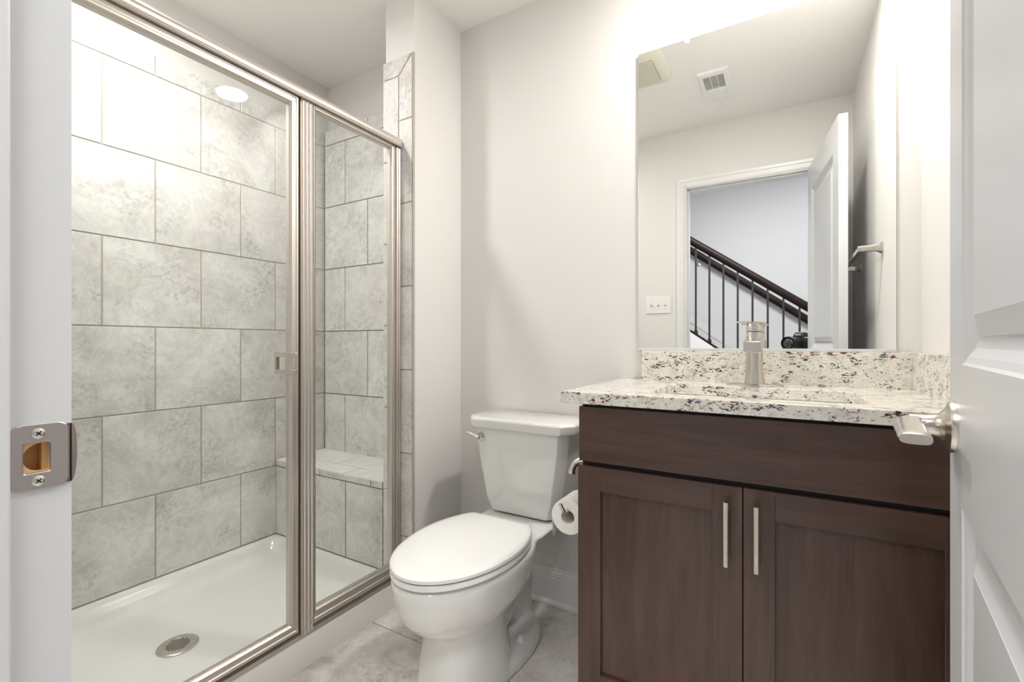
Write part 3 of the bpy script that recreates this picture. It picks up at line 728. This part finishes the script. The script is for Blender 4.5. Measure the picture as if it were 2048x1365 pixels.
# tank
def tank(hw, yf, z, ch, r=0, yb=1.662):
    return [(TX-hw, yb, z), (TX-hw, yf+ch*1.1, z), (TX-hw+ch, yf, z), (TX+hw-ch, yf, z), (TX+hw, yf+ch*1.1, z), (TX+hw, yb, z)]
bm = new(); loft(bm, [tank(.110, 1.50, .396, .03), tank(.142, 1.485, .400, .03), tank(.162, 1.474, .45, .03), tank(.180, 1.468, .56, .03), tank(.194, 1.464, .65, .03), tank(.199, 1.463, .722, .03)]); put('tank', bm, 'porcelain', to, bevel=.010, smooth=60)
bm = new(); loft(bm, [tank(.212, 1.452, .7145, .036, yb=1.665), tank(.223, 1.447, .719, .04, yb=1.668), tank(.225, 1.446, .746, .04, yb=1.668), tank(.217, 1.454, .7545, .04, yb=1.665)]); o = put('tank_lid', bm, 'porcelain', to, smooth=60); m = o.modifiers.new('b', 'BEVEL'); m.width = .006; m.segments = 4; m.limit_method = 'ANGLE'; m.angle_limit = .4
bm = new(); hxq = TX-.150; hzq = .682
lathe(bm, [(.0165, -.001), (.0165, -.006), (.012, -.012), (.0095, -.020), (.0095, -.024)], (hxq, 1.464, hzq), 'y', 28)
tube(bm, [(hxq, 1.444, hzq), (hxq-.012, 1.440, hzq+.002), (hxq-.032, 1.438, hzq+.008), (hxq-.048, 1.437, hzq+.012)], [.0075, .0085, .0075, .0055], n=12)
put('flush_handle', bm, 'chrome', to, smooth=50)

# ------------------------------------------------------------------ toilet paper
th_ = thing('paper_holder', 'brushed nickel pivoting toilet paper holder on the side of the vanity', 'toilet paper holder', (-.472, 1.30, .70))
xw = -.4715
bm = new()
lathe(bm, [(.024, 0), (.024, -.004), (.014, -.010), (.011, -.02)], (xw, 1.285, HC-.343), 'x', 28)
tube(bm, [(xw-.012, 1.285, HC-.343), (xw-.040, 1.283, HC-.342), (xw-.062, 1.278, HC-.352), (xw-.072, 1.272, HC-.370), (xw-.074, 1.268, HC-.386)], [.0095, .0095, .0095, .0095, .0115], n=16)
put('post', bm, 'nickel', th_, smooth=40)
bm = new()
tube(bm, [(xw-.066, 1.275, HC-.358), (xw-.052, 1.29, HC-.372), (xw-.030, 1.33, HC-.398), (xw-.022, 1.36, HC-.44), (xw-.040, 1.365, HC-.475), (xw-.066, 1.352, HC-.482), (xw-.068, 1.30, HC-.482), (xw-.068, 1.225, HC-.480), (xw-.070, 1.206, HC-.476), (xw-.078, 1.197, HC-.455)], .0055, n=12, k=8)
put('arm', bm, 'nickel', th_, smooth=40)
RX, RZ = -.5395, HC-.4995
tp = thing('toilet_paper_roll', 'white toilet paper roll hanging on the holder beside the vanity', 'toilet paper', (RX, 1.28, RZ))
bm = new(); n = 48
def circ(r, y, wob=0): return [(RX+r*math.cos(2*math.pi*i/n), y, RZ+r*math.sin(2*math.pi*i/n)) for i in range(n)]
loft(bm, [circ(.0205, 1.226), circ(.049, 1.226), circ(.0505, 1.2275), circ(.0505, 1.3285), circ(.049, 1.330), circ(.0205, 1.330), circ(.0205, 1.226)], False, False)
bmesh.ops.remove_doubles(bm, verts=bm.verts[:], dist=1e-6)
put('roll', bm, 'paper', tp, smooth=40)
bm = new(); cols = 12; rows = 8; V = []
for i in range(cols+1):
    y = 1.228+.1*i/cols; depth = .098-.055*(i/cols)-(.006 if i % 2 else 0)-(.03 if i == 0 else 0)
    col_ = []
    for j in range(rows+1):
        t = j/rows; z = RZ+.012-depth*t; x = RX-.0508-.0012*math.sin(t*3)+.004*t*t*(1-i/cols)
        col_.append(bm.verts.new((x, y, z)))
    V.append(col_)
for i in range(cols):
    for j in range(rows): bm.faces.new((V[i][j], V[i+1][j], V[i+1][j+1], V[i][j+1]))
o = put('loose_sheet', bm, 'paper', tp, smooth=60); m = o.modifiers.new('s', 'SOLIDIFY'); m.thickness = .0006

# ------------------------------------------------------------------ switch plate, towel bar
sw = thing('light_switch_plate', 'white three-gang toggle switch plate left of the doorway, seen in the mirror', 'light switch', (-.74, YW, 1.28))
bm = new(); box(bm, -.823, -.66, YW, YW+.006, 1.293-.057, 1.293+.057, .002); put('plate', bm, 'plastic_white', sw)
for k in range(3):
    x = -.7415+(k-1)*.046
    bm = new(); box(bm, x-.0055, x+.0055, YW+.004, YW+.017, 1.293-.002, 1.293+.011, .0015); put('toggle', bm, 'plastic_white', sw)
    bm = new()
    for z in (1.293-.03, 1.293+.03): lathe(bm, [(.0028, 0), (.0028, .001)], (x, YW+.0058, z), 'y', 10)
    box(bm, x-.0062, x+.0062, YW+.0055, YW+.0063, 1.293-.013, 1.293+.013); put('slot_and_screws', bm, 'caulk', sw)
tb = thing('towel_bar', 'brushed nickel towel bar on the wall behind the open door, seen in the mirror', 'towel bar', (R, .76, 1.41))
ZB2 = HC+.372
for y, s in ((.468, -1), (1.06, 1)):
    bm = new(); rings = []
    for d, a, b in ((0, .022, .020), (.004, .022, .020), (.012, .015, .014), (.03, .011, .011), (.068, .011, .011), (.078, .010, .010)):
        rings.append([(R-d, y+yy, ZB2+zz) for yy, zz in rrect(-a, a, -b, b, .003, 3)])
    loft(bm, rings); put('post', bm, 'nickel', tb, smooth=40)
bm = new(); box(bm, R-.078, R-.060, .472, 1.056, ZB2-.008, ZB2+.008, .002); put('bar', bm, 'nickel', tb)

# ------------------------------------------------------------------ hall and staircase (seen in the mirror)
HY = -2.56; RY = -1.60
bm = new(); box(bm, -3.2, 3.2, HY-.2, YH+.008, -.08, -.002); struct(put('floor_hall', bm, 'carpet'), 'beige hall floor outside the bathroom door')
bm = new(); box(bm, -3.2, 3.2, HY-.12, HY, 0, 3.02); struct(put('wall_stair', bm, 'hall_paint'), 'pale grey stairwell wall seen through the doorway in the mirror')
bm = new(); box(bm, -3.2, 3.2, HY-.12, YH, 3.0, 3.1); struct(put('ceiling_hall', bm, 'ceiling_paint'), 'white hall ceiling')
bm = new(); box(bm, -3.2, -3.08, HY, YH, 0, 3.02); struct(put('wall_hall_left', bm, 'hall_paint'), 'pale grey hall end wall')
bm = new(); box(bm, 3.08, 3.2, HY, YH, 0, 3.02); struct(put('wall_hall_right', bm, 'hall_paint'), 'pale grey hall end wall')
bm = new(); box(bm, -3.2, JX0-.04, YH-.012, YH-.0005, 0, 3.02); box(bm, JX1+.04, 3.2, YH-.012, YH-.0005, 0, 3.02); box(bm, JX0-.04, JX1+.04, YH-.012, YH-.0005, OH+.04, 3.02); struct(put('wall_hall_front', bm, 'hall_paint'), 'pale grey hall side of the bathroom wall')
SL = -.713
def rz(x, z): return z+SL*(x+.779)
stc = thing('staircase', 'carpeted staircase with white stringers rising beyond the doorway, seen in the mirror', 'staircase', (0, -2.08, 0))
ztop = lambda x: rz(x, HC+.095)     # shoe rail top line
bm = new()
xe = -.779+(HC+.095-.06)/.713
prism(bm, [(-2.4, 0), (xe, 0), (xe, .06), (-2.4, ztop(-2.4)-.03)], 'y', RY-.05, RY+.05); put('stringer', bm, 'trim_white', stc)
bm = new(); run = .255; rise = run*.713; x = xe-.02; z = 0; k = 0
while x > -2.3:
    z += rise; box(bm, x-run-.02, x, HY+.02, RY-.05, 0, z-.17, .004); x -= run
put('carpeted_steps', bm, 'carpet', stc)
bm = new(); sk0 = lambda x: HC+.265+SL*(x+.981)
prism(bm, [(-2.4, 0), (xe+.2, 0), (xe+.2, max(.12, sk0(xe+.2))), (-2.4, sk0(-2.4))], 'y', HY+.001, HY+.016)
prism(bm, [(-2.4, sk0(-2.4)-.02), (xe, sk0(xe)-.02), (xe, sk0(xe)), (-2.4, sk0(-2.4))], 'y', HY+.001, HY+.024); put('skirt_board', bm, 'trim_white', stc)
bl = thing('stair_railing', 'dark stained handrail with black iron balusters along the stairs, seen in the mirror', 'railing', (-.4, RY, 0))
def slope_bar(bm, x0, x1, zc0, prof, y):
    rings = []
    for x in (x0, x1): rings.append([(x, y+p[0]*1.15, rz(x, zc0)+p[1]*1.3) for p in prof])
    loft(bm, rings)
bm = new(); slope_bar(bm, -2.3, .62, HC+1.0, [(-.03, -.02), (-.034, .0), (-.03, .018), (-.018, .03), (0, .034), (.018, .03), (.03, .018), (.034, 0), (.03, -.02), (.018, -.034), (-.018, -.034)], RY); put('handrail', bm, 'handrail_wood', bl, smooth=50)
bm = new(); slope_bar(bm, -2.35, .62, HC+.085, [(-.035, -.03), (-.035, .012), (.035, .012), (.035, -.03)], RY); put('shoe_rail', bm, 'handrail_wood', bl)
bx = -.779
k0 = -11
for k in range(k0, 12):
    x = bx+k*.1263
    if x < -2.2 or x > .6: continue
    bm = new(); z0_ = rz(x, HC+.095); z1_ = rz(x, HC+.97)
    box(bm, x-.0085, x+.0085, RY-.0085, RY+.0085, z0_-.02, z1_, .001)
    b = put('baluster', bm, 'iron', bl)
    bm = new(); box(bm, x-.019, x+.019, RY-.019, RY+.019, z0_-.018, z0_+.024, .003); box(bm, x-.014, x+.014, RY-.014, RY+.014, z0_+.02, z0_+.040, .003); put('base_shoe', bm, 'iron', b)
wr = thing('wall_handrail', 'dark stained handrail fixed to the stairwell wall behind the balusters, seen in the mirror', 'handrail', (-.4, HY, 1.4))
yw = HY+.07
fz = lambda x: HC+1.065-.73*(x+.917)
bm = new(); rings = []
for x in (-2.2, .9): rings.append([(x, yw+p[0], fz(x)+p[1]*1.25) for p in [(-.028, -.03), (-.03, .0), (-.022, .028), (0, .036), (.022, .028), (.03, 0), (.028, -.03), (.015, -.04), (-.015, -.04)]])
loft(bm, rings); put('rail', bm, 'handrail_wood', wr, smooth=50)
for x in (-.90, .55):
    bm = new(); lathe(bm, [(.025, 0), (.025, .006), (.012, .01)], (x, HY+.001, fz(x)-.11), 'y', 20); tube(bm, [(x, HY+.008, fz(x)-.11), (x, HY+.05, fz(x)-.10), (x, HY+.07, fz(x)-.04)], .008, n=10); put('bracket', bm, 'pull_nickel', wr, smooth=40)

# ------------------------------------------------------------------ photographer's camera on its tripod, seen in the mirror
CM = Matrix.Translation((0, 0, HC)) @ Matrix.Rotation(YAW, 4, 'Z')   # local +y = viewing direction
ca = thing('photo_camera', 'black digital camera with wide lens standing in the doorway, seen in the mirror', 'camera', (0, 0, HC-.06))
bm = new(); o0 = -.012
def clathe(prof, mi=0):
    rings = [[CM @ Vector((r*math.cos(2*math.pi*i/40), h, r*math.sin(2*math.pi*i/40))) for i in range(40)] for r, h in prof]
    loft(bm, rings, mi=mi)
clathe([(.036, o0-.012), (.0405, o0), (.0415, o0-.004), (.0415, o0-.03), (.039, o0-.033), (.039, o0-.07), (.036, o0-.075), (.036, o0-.10), (.033, o0-.118)]); ln = put('lens', bm, 'camera_black', ca, smooth=40)
bm = new(); clathe([(.0355, o0-.0125), (.034, o0-.006), (.02, o0-.001), (.004, o0)]); put('front_element', bm, 'lens_glass', ln, smooth=60)
bm = new()
box(bm, -.075, .072, o0-.185, o0-.115, -.050, .040, .012, 3, M=CM); box(bm, -.075, -.048, o0-.190, o0-.098, -.052, .036, .012, 3, M=CM)
bd = put('body', bm, 'camera_black', ca, smooth=60)
bm = new(); rings = [[CM @ Vector((x*w1, o0-.15+y*l1, z)) for x, y in rrect(-1, 1, -1, 1, .3, 4)] for w1, l1, z in ((.040, .034, .034), (.034, .034, .052), (.026, .030, .066), (.018, .026, .071))]
loft(bm, rings); put('viewfinder_hump', bm, 'camera_black', ca, smooth=60)
bm = new(); box(bm, -.066, -.05, o0-.13, o0-.11, .036, .044, .003, M=CM); put('shutter_button', bm, 'camera_black', ca)
bm = new(); box(bm, -.020, .020, o0-.114, o0-.1135, .050, .060, M=CM); put('badge_plate', bm, 'pull_nickel', ca)
tri = thing('tripod', 'black tripod carrying the camera in the doorway', 'tripod', (.07, -.12, 0))
c0 = CM @ Vector((0, o0-.15, -.052))
bm = new(); box(bm, -.03, .03, o0-.18, o0-.12, -.07, -.0505, .003, M=CM); put('mounting_plate', bm, 'camera_black', tri)
bm = new(); tube(bm, [c0+Vector((0, 0, -.015)), c0+Vector((0, 0, -.45))], .014, sm=False); put('centre_column', bm, 'camera_black', tri, smooth=40)
for a in (20, 140, 260):
    d = Vector((math.cos(math.radians(a+30)), math.sin(math.radians(a+30)), 0))
    foot = Vector((c0.x, c0.y, .012))+d*.30
    if foot.y > .0: foot.y = min(foot.y, .02)
    bm = new(); tube(bm, [c0+Vector((0, 0, -.16))+d*.025, foot], [.014, .010], sm=False); put('leg', bm, 'camera_black', tri, smooth=40)
